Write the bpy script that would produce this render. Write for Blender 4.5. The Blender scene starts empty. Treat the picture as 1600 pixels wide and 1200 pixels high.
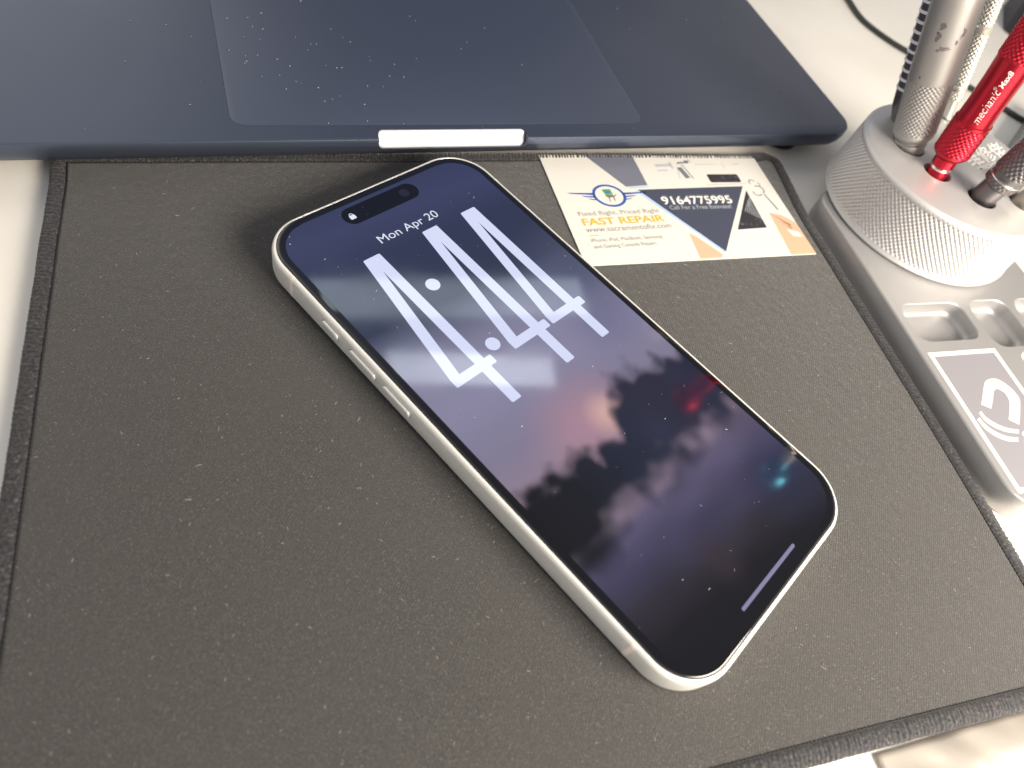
import bpy, bmesh, math, random
import numpy as np
from mathutils import Vector, Matrix
random.seed(7); rng = np.random.default_rng(7)
MM = 0.001
PI = math.pi
sc = bpy.context.scene
COL = sc.collection

# ------------------------------------------------------------------ camera
cam_d = bpy.data.cameras.new('camera'); cam = bpy.data.objects.new('camera', cam_d); COL.objects.link(cam)
R = ((0.6926420645423375, -0.6852122085474215, 0.22523587565948175),
     (-0.49071027677477164, -0.6765268179566282, -0.5491037141133785),
     (0.5286306789188038, 0.2698067713068837, -0.8048316044134493))
CLOC = (-100.30175, -42.50269, 142.7866)
m = Matrix.Identity(4)
for i in range(3):
    m[i][0] = R[0][i]; m[i][1] = -R[1][i]; m[i][2] = -R[2][i]; m[i][3] = CLOC[i]*MM
cam.matrix_world = m
cam_d.sensor_width = 36; cam_d.lens = 1086.209*36/1600
cam_d.clip_start = 0.005; cam_d.clip_end = 50
cam_d.dof.use_dof = True; cam_d.dof.focus_distance = 0.186; cam_d.dof.aperture_fstop = 13.5
sc.camera = cam
# ------------------------------------------------------------------ view
sc.view_settings.view_transform = 'Standard'; sc.view_settings.look = 'None'
sc.view_settings.gamma = 1; sc.view_settings.exposure = 0.0
sc.view_settings.use_curve_mapping = False
# ------------------------------------------------------------------ world: a dim room round the desk
def s2l(c):
    return tuple(((x/255)/12.92 if x/255 <= 0.04045 else (((x/255)+0.055)/1.055)**2.4) for x in c)
W = bpy.data.worlds.new('World'); sc.world = W; W.use_nodes = True
nt = W.node_tree; nt.nodes.clear()
def wn(t, **k):
    n = nt.nodes.new(t)
    for a, b in k.items(): setattr(n, a, b)
    return n
tc = wn('ShaderNodeTexCoord'); out = wn('ShaderNodeOutputWorld'); bg = wn('ShaderNodeBackground')
sep = wn('ShaderNodeSeparateXYZ'); nt.links.new(tc.outputs['Generated'], sep.inputs[0])
mr = wn('ShaderNodeMapRange'); mr.inputs['From Min'].default_value = -0.2; mr.inputs['From Max'].default_value = 0.9
nt.links.new(sep.outputs['Z'], mr.inputs['Value'])
mx = wn('ShaderNodeMix', data_type='RGBA'); nt.links.new(mr.outputs[0], mx.inputs[0])
mx.inputs[6].default_value = (.34, .35, .38, 1); mx.inputs[7].default_value = (.60, .62, .70, 1)
cur = mx.outputs[2]
def wpatch(az, el, r0, r1, col):
    global cur
    a, e = math.radians(az), math.radians(el)
    dp = wn('ShaderNodeVectorMath', operation='DOT_PRODUCT'); nt.links.new(tc.outputs['Generated'], dp.inputs[0])
    dp.inputs[1].default_value = (math.cos(e)*math.cos(a), math.cos(e)*math.sin(a), math.sin(e))
    q = wn('ShaderNodeMapRange', interpolation_type='SMOOTHSTEP')
    q.inputs['From Min'].default_value = math.cos(math.radians(r1)); q.inputs['From Max'].default_value = math.cos(math.radians(r0))
    nt.links.new(dp.outputs['Value'], q.inputs['Value'])
    x = wn('ShaderNodeMix', data_type='RGBA'); nt.links.new(q.outputs[0], x.inputs[0]); nt.links.new(cur, x.inputs[6])
    x.inputs[7].default_value = (*col, 1); cur = x.outputs[2]
wpatch(48, 28, 12, 36, (.13, .16, .27))  # dark blue patch added to deepen the reflection in the laptop's middle
wpatch(8, 20, 6, 26, (.62, .58, .56))      # warm grey patch added to lift the reflection on the laptop's right end
wpatch(100, 30, 10, 36, (2.0, 1.85, 1.6))
wpatch(86, 34, 3, 20, (1.9, 1.8, 1.65))       # both bright patches are added to lift the laptop's left-end reflection
wpatch(-60, 30, 10, 60, (.95, .84, .72))    # sunny window side
wpatch(-5, 58, 16, 36, (.15, .15, .18))        # dark patch added overhead, like a photographer, to keep screen reflections black
nt.links.new(cur, bg.inputs['Color']); bg.inputs['Strength'].default_value = .82
nt.links.new(bg.outputs[0], out.inputs[0])

# ------------------------------------------------------------------ lights
def area(name, loc, target, sx, sy, power, col, roll=None):
    l = bpy.data.lights.new(name, 'AREA'); l.shape = 'RECTANGLE'; l.size = sx; l.size_y = sy
    l.energy = power; l.color = col
    o = bpy.data.objects.new(name, l); COL.objects.link(o)
    d = Vector(target)-Vector(loc)
    o.location = loc; o.rotation_euler = d.to_track_quat('-Z', 'Y').to_euler()
    if roll is not None: o.rotation_euler = (0, 0, roll)
    return o
area('window_light', (.045, -.335, .215), (-.01, -.06, 0), .26, .17, 4.6, (1, .90, .77))
area('ceiling_light_far', (.825, .64, 1.2), (0, 0, 0), .70, .12, .50, (.80, .92, 1), math.radians(-32))
area('ceiling_light_near', (.715, .455, 1.2), (0, 0, 0), .40, .085, .40, (.85, .93, 1), math.radians(-37))

# ------------------------------------------------------------------ helpers
def tag(o, label=None, cat=None, group=None, kind=None):
    if label: o['label'] = label
    if cat: o['category'] = cat
    if group: o['group'] = group
    if kind: o['kind'] = kind
    return o
def empty(name, loc=(0, 0, 0), rz=0.0, parent=None):
    o = bpy.data.objects.new(name, None); COL.objects.link(o)
    o.empty_display_size = 0.01
    o.location = [c*MM for c in loc]; o.rotation_euler = (0, 0, rz); o.parent = parent
    return o
def mesh(name, verts, faces, mat, parent=None, smooth=True, sharp=None):
    me = bpy.data.meshes.new(name)
    v = np.asarray(verts, dtype=float)*MM
    me.from_pydata(v.tolist(), [], [tuple(map(int, f)) for f in faces])
    me.update()
    bm = bmesh.new(); bm.from_mesh(me); bmesh.ops.recalc_face_normals(bm, faces=bm.faces); bm.to_mesh(me); bm.free()
    o = bpy.data.objects.new(name, me); COL.objects.link(o); o.parent = parent
    if mat: me.materials.append(mat)
    if smooth:
        for p in me.polygons: p.use_smooth = True
        if sharp: me.set_sharp_from_angle(angle=math.radians(sharp))
    return o
def flat(name, polys, mat, parent, z):
    """printed or engraved flat shapes: a list of 2-D polygons, one thin sheet, facing up"""
    me = bpy.data.meshes.new(name); v = []; f = []
    for p in polys:
        a = sum(p[i][0]*p[(i+1) % len(p)][1]-p[(i+1) % len(p)][0]*p[i][1] for i in range(len(p)))
        if a < 0: p = list(p)[::-1]
        f.append(tuple(range(len(v), len(v)+len(p)))); v += [(q[0]*MM, q[1]*MM, z*MM) for q in p]
    me.from_pydata(v, [], f); me.update(); me.materials.append(mat)
    o = bpy.data.objects.new(name, me); COL.objects.link(o); o.parent = parent
    return o
def rrect(w, h, r, n=12, cx=0, cy=0):
    r = max(r, 1e-3); pts = []
    for sx, sy, a0 in ((1, 1, 0), (-1, 1, 90), (-1, -1, 180), (1, -1, 270)):
        for i in range(n+1):
            a = math.radians(a0+90*i/n)
            pts.append((cx+sx*(w/2-r)+r*math.cos(a), cy+sy*(h/2-r)+r*math.sin(a)))
    return pts
def loft(name, loops, mat, parent=None, cap=(True, True), sharp=35):
    n = len(loops[0]); v = [p for l in loops for p in l]; f = []
    for k in range(len(loops)-1):
        for i in range(n):
            j = (i+1) % n
            f.append((k*n+i, k*n+j, (k+1)*n+j, (k+1)*n+i))
    if cap[0]: f.append(tuple(range(n-1, -1, -1)))
    if cap[1]: f.append(tuple(range((len(loops)-1)*n, len(loops)*n)))
    return mesh(name, v, f, mat, parent, True, sharp)
def rloft(name, w, h, r, prof, mat, parent=None, n=12, cap=(True, True), sharp=35, cx=0, cy=0):
    """rounded-rectangle body: prof is a list of (inset, z)"""
    return loft(name, [[(x, y, z) for x, y in rrect(w-2*i, h-2*i, max(r-i, .02), n, cx, cy)] for i, z in prof], mat, parent, cap, sharp)
_tcache = {}
def textmesh(s, bold=0.0, res=6):
    cu = bpy.data.curves.new('txt', 'FONT'); cu.body = s; cu.size = 1; cu.resolution_u = res; cu.offset = bold
    o = bpy.data.objects.new('txt', cu); COL.objects.link(o)
    dg = bpy.context.evaluated_depsgraph_get()
    me = bpy.data.meshes.new_from_object(o.evaluated_get(dg))
    v = [(p.co.x, p.co.y) for p in me.vertices]; f = [tuple(p.vertices) for p in me.polygons]
    bpy.data.objects.remove(o); bpy.data.curves.remove(cu); bpy.data.meshes.remove(me)
    return np.array(v), f
def text(name, s, mat, parent, x0, y0, w, h, z, bold=0.0, ang=0.0, shear=0.0, cap=None, wrap=None):
    """lettering of width w; h = height of the bounding box (or None to keep the proportions)"""
    v, f = textmesh(s, bold)
    mn = v.min(0); mxx = v.max(0); v = v-mn; d = mxx-mn
    sx = w/d[0]; sy = (h/d[1]) if h else sx
    v = v*[sx, sy]; v[:, 0] += shear*v[:, 1]
    c, s_ = math.cos(ang), math.sin(ang)
    X = x0+c*v[:, 0]-s_*v[:, 1]; Y = y0+s_*v[:, 0]+c*v[:, 1]
    if wrap:
        P = [wrap(a, b) for a, b in zip(X, Y)]
    else: P = [(a, b, z) for a, b in zip(X, Y)]
    me = bpy.data.meshes.new(name); me.from_pydata([(p[0]*MM, p[1]*MM, p[2]*MM) for p in P], [], f); me.update()
    me.materials.append(mat)
    o = bpy.data.objects.new(name, me); COL.objects.link(o); o.parent = parent
    return o
def tube(name, pts, r, mat, parent=None, n=10):
    P = [Vector(p) for p in pts]; v = []; f = []
    for i, p in enumerate(P):
        t = (P[min(i+1, len(P)-1)]-P[max(i-1, 0)]).normalized()
        a = t.cross(Vector((0, 0, 1)));  a = a.normalized() if a.length > 1e-4 else Vector((1, 0, 0)); b = t.cross(a)
        for k in range(n):
            g = 2*PI*k/n; v.append(tuple(p+a*(r*math.cos(g))+b*(r*math.sin(g))))
    for i in range(len(P)-1):
        for k in range(n):
            l = (k+1) % n; f.append((i*n+k, i*n+l, (i+1)*n+l, (i+1)*n+k))
    f.append(tuple(range(n))); f.append(tuple(range((len(P)-1)*n, len(P)*n)))
    return mesh(name, v, f, mat, parent)
def spline(pts, k=10):
    out_ = []
    P = [pts[0]]+list(pts)+[pts[-1]]
    for i in range(1, len(P)-2):
        p0, p1, p2, p3 = [np.array(q, float) for q in P[i-1:i+3]]
        for j in range(k):
            t = j/k
            out_.append(tuple(.5*((2*p1)+(-p0+p2)*t+(2*p0-5*p1+4*p2-p3)*t*t+(-p0+3*p1-3*p2+p3)*t**3)))
    out_.append(tuple(pts[-1])); return out_
def frame_of(d):
    d = Vector(d).normalized(); a = Vector((0, -1, 0)); a = (a-d*a.dot(d)).normalized(); b = d.cross(a)
    return a, b, d
def lathe(name, prof, mat, parent, n=64, d=(0, 0, 1), base=(0, 0, 0), knurl=None, cap=True, sharp=40, closed=True):
    """revolve (r,t) profile about direction d; knurl = list of (t0,t1,pitch,depth)"""
    a, b, dd = frame_of(d); B = Vector(base)
    rows = []
    for i in range(len(prof)-1):
        (r0, t0), (r1, t1) = prof[i], prof[i+1]
        rows.append((r0, t0, False))
        if knurl:
            for k in knurl:
                if abs(t0-k[0]) < 1e-6 and abs(t1-k[1]) < 1e-6:
                    m_ = int((t1-t0)/(k[2]/8))
                    for j in range(1, m_): rows.append((r0+(r1-r0)*j/m_, t0+(t1-t0)*j/m_, k))
    rows.append((*prof[-1], False))
    if knurl:
        rm = max(p[0] for p in prof); cnt = round(2*PI*rm/knurl[0][2]); n = cnt*8
    th = np.arange(n)*2*PI/n; ca, sa = np.cos(th), np.sin(th)
    A = np.array(a); Bb = np.array(b); D = np.array(dd); O = np.array(B)
    v = []; f = []
    for r, t, k in rows:
        rr_ = np.full(n, float(r))
        if k:
            u = th*cnt/(2*PI); w = t/k[2]
            s = .5+.5*np.cos(2*PI*u)*np.cos(2*PI*w)
            fade = min(1, (t-k[0])/(k[2]*.6), (k[1]-t)/(k[2]*.6))
            rr_ = rr_-k[3]*(1-s)**1.2*max(fade, 0)
        v.append(O+np.outer(rr_*ca, A)+np.outer(rr_*sa, Bb)+D*t)
    v = np.concatenate(v)
    for i in range(len(rows)-1):
        for j in range(n):
            l = (j+1) % n; f.append((i*n+j, i*n+l, (i+1)*n+l, (i+1)*n+j))
    if cap:
        f.append(tuple(range(n))); f.append(tuple(range((len(rows)-1)*n, len(rows)*n)))
    return mesh(name, v, f, mat, parent, True, sharp)
# ---- materials
def mat(name, col=(.5, .5, .5), rough=.5, metal=0.0, spec=.5, coat=0.0, sheen=0.0, emit=None, es=1.0, ior=None):
    m_ = bpy.data.materials.new(name); m_.use_nodes = True
    b = m_.node_tree.nodes['Principled BSDF']
    b.inputs['Base Color'].default_value = (*col, 1); b.inputs['Roughness'].default_value = rough
    b.inputs['Metallic'].default_value = metal; b.inputs['Specular IOR Level'].default_value = spec
    b.inputs['Coat Weight'].default_value = coat
    if sheen: b.inputs['Sheen Weight'].default_value = sheen; b.inputs['Sheen Roughness'].default_value = .4
    if emit: b.inputs['Emission Color'].default_value = (*emit, 1); b.inputs['Emission Strength'].default_value = es
    if ior: b.inputs['IOR'].default_value = ior
    return m_
class NT:
    def __init__(s, m_): s.t = m_.node_tree; s.b = s.t.nodes['Principled BSDF']
    def n(s, t, **k):
        x = s.t.nodes.new(t)
        for a, b in k.items():
            if a.startswith('i_'): x.inputs[a[2:].replace('_', ' ')].default_value = b
            else: setattr(x, a, b)
        return x
    def l(s, a, b): s.t.links.new(a, b)
    def obj(s): return s.n('ShaderNodeTexCoord').outputs['Object']
    def noise(s, scale, det=3, vec=None, rough=.5):
        x = s.n('ShaderNodeTexNoise'); x.inputs['Scale'].default_value = scale; x.inputs['Detail'].default_value = det; x.inputs['Roughness'].default_value = rough
        s.l(vec or s.obj(), x.inputs['Vector']); return x.outputs['Fac']
    def ramp(s, fac, stops, interp='LINEAR'):
        x = s.n('ShaderNodeValToRGB'); x.color_ramp.interpolation = interp
        e = x.color_ramp.elements
        while len(e) > 1: e.remove(e[-1])
        e[0].position = stops[0][0]; e[0].color = (*stops[0][1], 1)
        for p, c in stops[1:]:
            q = e.new(p); q.color = (*c, 1)
        s.l(fac, x.inputs[0]); return x.outputs[0]
    def math(s, op, a, b=None):
        x = s.n('ShaderNodeMath', operation=op)
        for i, q in enumerate((a, b)):
            if q is None: continue
            if isinstance(q, (int, float)): x.inputs[i].default_value = q
            else: s.l(q, x.inputs[i])
        return x.outputs[0]
    def bump(s, h, dist, strength=1.0, prev=None):
        x = s.n('ShaderNodeBump'); x.inputs['Distance'].default_value = dist; x.inputs['Strength'].default_value = strength
        s.l(h, x.inputs['Height'])
        if prev: s.l(prev, x.inputs['Normal'])
        s.l(x.outputs[0], s.b.inputs['Normal']); return x.outputs[0]
    def mix(s, f, a, b):
        x = s.n('ShaderNodeMix', data_type='RGBA')
        for i, q in ((0, f), (6, a), (7, b)):
            if isinstance(q, (int, float)): x.inputs[i].default_value = q
            elif isinstance(q, tuple): x.inputs[i].default_value = (*q, 1)
            else: s.l(q, x.inputs[i])
        return x.outputs[2]

# ================================================================== desk
MDESK = mat('desk_laminate', (.80, .77, .70), .42)
t = NT(MDESK)
t.l(t.ramp(t.noise(14, 4), [(.35, (.75, .72, .65)), (.65, (.84, .81, .745))]), t.b.inputs['Base Color'])
t.bump(t.noise(900, 2), .00004, .5)
desk = mesh('desk', [(-900, -700, -3), (1500, -700, -3), (1500, 900, -3), (-900, 900, -3), (-900, -700, -30), (1500, -700, -30), (1500, 900, -30), (-900, 900, -30)],
            [(0, 1, 2, 3), (4, 5, 6, 7), (0, 1, 5, 4), (1, 2, 6, 5), (2, 3, 7, 6), (3, 0, 4, 7)], MDESK, None, False)
tag(desk, 'pale cream desk top under the mat and the laptop', 'desk', kind='structure')

# ================================================================== desk mat
MFAB = mat('mat_fabric', (.05, .05, .05), .82, sheen=.45, spec=.25)
t = NT(MFAB)
mp = t.n('ShaderNodeMapping'); mp.inputs['Rotation'].default_value = (0, 0, math.radians(30)); t.l(t.obj(), mp.inputs['Vector'])
sp = t.n('ShaderNodeSeparateXYZ'); t.l(mp.outputs[0], sp.inputs[0])
wob = t.noise(420, 3)
kx = t.math('MULTIPLY', sp.outputs['X'], 2*PI/.00070); ky = t.math('MULTIPLY', sp.outputs['Y'], 2*PI/.00052)
kx = t.math('ADD', kx, t.math('MULTIPLY', wob, 12.0)); ky = t.math('ADD', ky, t.math('MULTIPLY', wob, 14.0))
wv = t.math('MULTIPLY', t.math('SINE', t.math('ADD', kx, t.math('MULTIPLY', ky, .5))), t.math('SINE', ky))
wv = t.math('ADD', t.math('MULTIPLY', wv, .28), t.math('MULTIPLY', t.noise(2600, 2, rough=.7), 1.0))
fib = t.noise(3500, 3)
speck = t.noise(3600, 2, rough=.75)
big = t.noise(45, 4)
base = t.mix(wv, (.018, .0178, .0180), (.086, .082, .078))
base = t.mix(t.ramp(speck, [(.60, (0, 0, 0)), (.72, (1, 1, 1))]), base, (.23, .22, .205))
base = t.mix(t.math('MULTIPLY', t.ramp(big, [(.38, (0, 0, 0)), (.75, (1, 1, 1))]), .35), base, (.062, .059, .056))
t.l(base, t.b.inputs['Base Color'])
nb = t.bump(wv, .00016, .8); t.bump(fib, .00012, .7, nb)
MTHR = mat('mat_thread', (.030, .030, .034), .75, sheen=.35, spec=.3)
t = NT(MTHR); t.l(t.ramp(t.noise(1500, 4), [(.35, (.016, .016, .020)), (.62, (.05, .048, .05)), (.78, (.16, .15, .14))]), t.b.inputs['Base Color']); t.bump(t.noise(4000, 3), .0001, .8)
matrt = empty('desk_mat', (0, 0, -3)); tag(matrt, 'black woven fabric desk mat with stitched overlock edge under the phone', 'desk mat')
ctrl = [(149.5, 22.8), (151.2, 16.8), (146.2, 9.0), (134, -7.0), (121.6, -27.5), (102.5, -59.5), (83.5, -91), (66.2, -118),
        (54.2, -137.5), (52.6, -142), (48.6, -142.6), (43, -139.8), (28.4, -130.5), (-2.5, -110.9), (-22, -98.7), (-80, -62.5), (-141, -24.4),
        (-147.2, -18.5), (-146, -11.8), (-128, 15.5), (-104.6, 53.9), (-91, 76.6), (-80.6, 93.8), (-72.5, 107.4), (-63.2, 122.5),
        (-58.8, 130.5), (-55.2, 131.8), (-49, 128.8), (27.9, 87.4), (78.8, 60.3), (120, 37.8), (141.5, 25.8), (145.8, 24.2)]
cl_ = spline(ctrl+[ctrl[0]], 14)[:-1]
C2 = np.array(cl_); seg = np.linalg.norm(np.roll(C2, -1, 0)-C2, axis=1); cum = np.concatenate([[0], np.cumsum(seg)]); L = cum[-1]
NS = int(L/.22)
ss = np.arange(NS)*L/NS; Cc = np.vstack([C2, C2[:1]])
X = np.interp(ss, cum, Cc[:, 0]); Y = np.interp(ss, cum, Cc[:, 1])
def sm(a, k=9): return sum(np.roll(a, i) for i in range(-k, k+1))/(2*k+1)
X, Y = sm(X), sm(Y)
tx = sm(np.roll(X, -3)-np.roll(X, 3)); ty = sm(np.roll(Y, -3)-np.roll(Y, 3)); tn = np.hypot(tx, ty); tx, ty = tx/tn, ty/tn
nx, ny = (ty, -tx)    # inward for clockwise path
if (nx[0]*(0-X[0])+ny[0]*(0-Y[0])) < 0: nx, ny = -nx, -ny
ii = 4.1
inner = [(X[i]+nx[i]*ii, Y[i]+ny[i]*ii) for i in range(0, NS, 6)]
cxy = (np.mean([p[0] for p in inner]), np.mean([p[1] for p in inner]))
_ang = [math.atan2(p[1]-cxy[1], p[0]-cxy[0]) for p in inner]
inner_s = [p for _, p in sorted(zip(_ang, inner))]; _keep = [inner_s[0]]; 
for p in inner_s[1:]:
    if math.hypot(p[0]-_keep[-1][0], p[1]-_keep[-1][1]) > .6: _keep.append(p)
inner = _keep; _n = len(inner)
ob = flat('fabric_surface', [[cxy, inner[i], inner[(i+1) % _n]] for i in range(_n)], MFAB, matrt, 3.0)
jit = sm(rng.normal(0, 1, NS), 12)*1.6
ph_ = PI*(ss/1.15+jit)
rib = np.abs(np.sin(ph_)); fine = rng.normal(0, .03, NS)
prof = [(4.35, -.05, 0), (4.0, -.12, .05), (3.65, .34, .10), (2.9, .46, .24), (2.0, .48, .28), (1.1, .40, .28), (.35, .05, .25), (.0, -.6, .18), (.1, -1.6, .12), (.4, -2.7, .05), (1.5, -2.98, 0)]
v = []
for k, (ins, z, am) in enumerate(prof):
    sl = np.roll(rib, int(k*1.1))
    d_in = ins+(.0 if k < 2 else 1)*(-am*.35*sl)+.12*jit
    v.append(np.stack([X+nx*d_in, Y+ny*d_in, 3+z+am*(sl-.6)+fine*(am > .1)], 1))
v = np.concatenate(v); f = []
for k in range(len(prof)-1):
    for i in range(NS):
        j = (i+1) % NS; f.append((k*NS+i, k*NS+j, (k+1)*NS+j, (k+1)*NS+i))
mesh('stitched_edge', v, f, MTHR, matrt)
# dark seam cord running along the inner side of the overlock
v = []; f = []
for k in range(6):
    g = 2*PI*k/6; rr_ = .22*(1+.35*np.sin(2*PI*ss/.95))
    d_in = 4.25+rr_*math.cos(g)
    v.append(np.stack([X+nx*d_in, Y+ny*d_in, 3.05+rr_*math.sin(g)], 1))
v = np.concatenate(v)
for k in range(6):
    for i in range(NS):
        j = (i+1) % NS; l = (k+1) % 6; f.append((k*NS+i, k*NS+j, l*NS+j, l*NS+i))
mesh('seam_cord', v, f, mat('seam_thread', (.012, .012, .014), .8), matrt)

# lint and dust
def inside_mat(x, y):
    c = False; n = len(inner); j = n-1
    for i in range(0, n):
        xi, yi = inner[i]; xj, yj = inner[j]
        if ((yi > y) != (yj > y)) and (x < (xj-xi)*(y-yi)/(yj-yi+1e-12)+xi): c = not c
        j = i
    return c
def in_phone(x, y, g=1.0): return abs(x) < 36+g and abs(y) < 74+g
CARD = (91.6, 22.9, math.radians(-28.8))
def in_card(x, y):
    dx, dy = x-CARD[0], y-CARD[1]; c, s = math.cos(CARD[2]), math.sin(CARD[2])
    return abs(c*dx+s*dy) < 45 and abs(-s*dx+c*dy) < 26
def fibres(name, spots, mt, lab, cat):
    v = []; f = []
    for x, y, z, ln, r, a in spots:
        k = 4; cvt = random.uniform(-1.6, 1.6); pts = []
        px, py = x, y
        for i in range(k):
            pts.append((px, py, z+r*.8+random.uniform(0, .06)*(1 if ln > .4 else 0))); a += cvt/k
            px += ln/k*math.cos(a); py += ln/k*math.sin(a)
        b0 = len(v)
        for i, p in enumerate(pts):
            q = pts[min(i+1, k-1)]; o_ = pts[max(i-1, 0)]
            dx, dy = q[0]-o_[0], q[1]-o_[1]; dl = math.hypot(dx, dy)+1e-9; nx_, ny_ = -dy/dl, dx/dl
            rr_ = r*(1 if 0 < i < k-1 else .5)
            v += [(p[0]+nx_*rr_, p[1]+ny_*rr_, p[2]-rr_*.6), (p[0], p[1], p[2]+rr_), (p[0]-nx_*rr_, p[1]-ny_*rr_, p[2]-rr_*.6)]
        for i in range(k-1):
            for e in range(3):
                g = (e+1) % 3; f.append((b0+i*3+e, b0+i*3+g, b0+i*3+3+g, b0+i*3+3+e))
        f.append((b0, b0+1, b0+2)); f.append((b0+9, b0+10, b0+11))
    return tag(mesh(name, v, f, mt), lab, cat, kind='stuff')
MLINT = mat('lint', (.46, .445, .42), .8)
sp_ = []
while len(sp_) < 2400:
    x, y = random.uniform(-150, 152), random.uniform(-142, 132)
    if not inside_mat(x, y) or in_phone(x, y) or in_card(x, y): continue
    small = random.random()
    if small < .86: sp_.append((x, y, 0, random.uniform(.08, .30), random.uniform(.018, .042), random.uniform(0, 6.3)))
    elif small < .985: sp_.append((x, y, 0, random.uniform(.4, 1.1), random.uniform(.03, .05), random.uniform(0, 6.3)))
    else: sp_.append((x, y, 0, random.uniform(1.2, 2.2), random.uniform(.03, .06), random.uniform(0, 6.3)))
fibres('lint', sp_, MLINT, 'pale lint fibres and dust scattered over the black mat', 'lint')

# ================================================================== phone
TILT = math.radians(.7)
ph = empty('smartphone', (0, -73.8, 0)); ph.rotation_euler = (TILT, 0, 0)
tag(ph, 'white framed smartphone lying face up showing a 4:44 lock screen', 'smartphone')
PX = 73.8     # local y of the phone's middle
MFR = mat('anodised_frame', (.84, .83, .77), .38, metal=.35)
MGL = mat('black_glass', (.004, .004, .005), .03, spec=.5, ior=1.8)
MBACK = mat('rear_glass', (.78, .76, .68), .35)
PW, PH, PR = 71.6, 147.6, 12.6
def pl(name, loops_prof, mt, cap=(True, True), w=PW, h=PH, r=PR, sharp=30, parent=ph):
    return rloft(name, w, h, r, loops_prof, mt, parent, 20, cap, sharp, 0, PX)
pl('body_frame', [(1.6, .12), (1.3, .10), (.75, .18), (.34, .45), (.10, .9), (0, 1.5), (0, 6.2), (.08, 6.7), (.26, 7.15), (.55, 7.48), (.85, 7.60), (1.02, 7.60), (1.10, 7.50), (1.12, 7.2)], MFR)
pl('rear_panel', [(1.65, .0), (1.6, .11)], MBACK)
pl('glass_rim', [(1.14, 7.3), (1.14, 7.52), (1.24, 7.60), (1.36, 7.60)], mat('rim_gasket', (.012, .012, .013), .4))
pl('screen_glass', [(1.30, 7.4), (1.32, 7.68), (1.42, 7.78), (1.62, 7.82), (2.2, 7.835)], MGL, sharp=60)
# rear camera bump and its lenses (lie on the mat)
rb = rloft('camera_bump', 33, 33, 8, [(0, .1), (0, -.9), (.5, -1.3)], MBACK, ph, 10, cx=17, cy=PX+54)
for dx, dy in ((-7, 7), (7, -7)):
    lathe('lens', [(6.2, -1.2), (6.2, -1.55), (5.4, -1.65)], mat('lens_ring', (.1, .1, .1), .3, 1), rb, 32, base=(17+dx, PX+54+dy, 0))
# side buttons
MBT = MFR
def button(v0, v1):
    L_ = abs(v1-v0); cyy = PX+(v0+v1)/2
    loops = []
    for ins, dx in ((0, 0.0), (0, .30), (.08, .45), (.25, .53), (.7, .56)):
        loops.append([(-35.78-dx, y, z) for y, z in rrect(L_-2*ins, 2.3-2*ins, 1.15-ins*.9, 8, cyy, 4.2)])
    loft('side_button', loops, MBT, ph, sharp=50)
    flat_l = [[(-35.76-.05*q, y, z) for y, z in rrect(L_+.35-.01*q, 2.65-.01*q, 1.32, 8, cyy, 4.2)] for q in (0, 1)]
    loft('button_gap', flat_l, mat('gap', (.03, .03, .028), .6), ph)
button(38.2, 44.4); button(24.1, 33.8); button(11.6, 21.4)
# antenna bands
MAN = mat('antenna_plastic', (.92, .80, .70), .6)
def band(side, y0, wd=1.15):
    pr = [(.98, 7.61), (.82, 7.625), (.52, 7.50), (.23, 7.18), (.05, 6.7), (-.03, 6.2), (-.03, 1.5), (.07, .88), (.31, .42)]
    v = []; f = []
    for i, (ins, z) in enumerate(pr):
        if side in ('l', 'r'):
            s = -1 if side == 'l' else 1
            v += [(s*(PW/2-ins), y0-wd/2, z), (s*(PW/2-ins), y0+wd/2, z)]
        else:
            s = -1 if side == 'b' else 1
            v += [(y0-wd/2, PX+s*(PH/2-ins), z), (y0+wd/2, PX+s*(PH/2-ins), z)]
        if i: f.append((2*i-2, 2*i-1, 2*i+1, 2*i))
    mesh('antenna_band', v, f, MAN, ph)
band('l', PX-57.2); band('l', PX+57.0); band('r', PX-57.2); band('r', PX+57.0); band('b', 20); band('t', -20)
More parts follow.
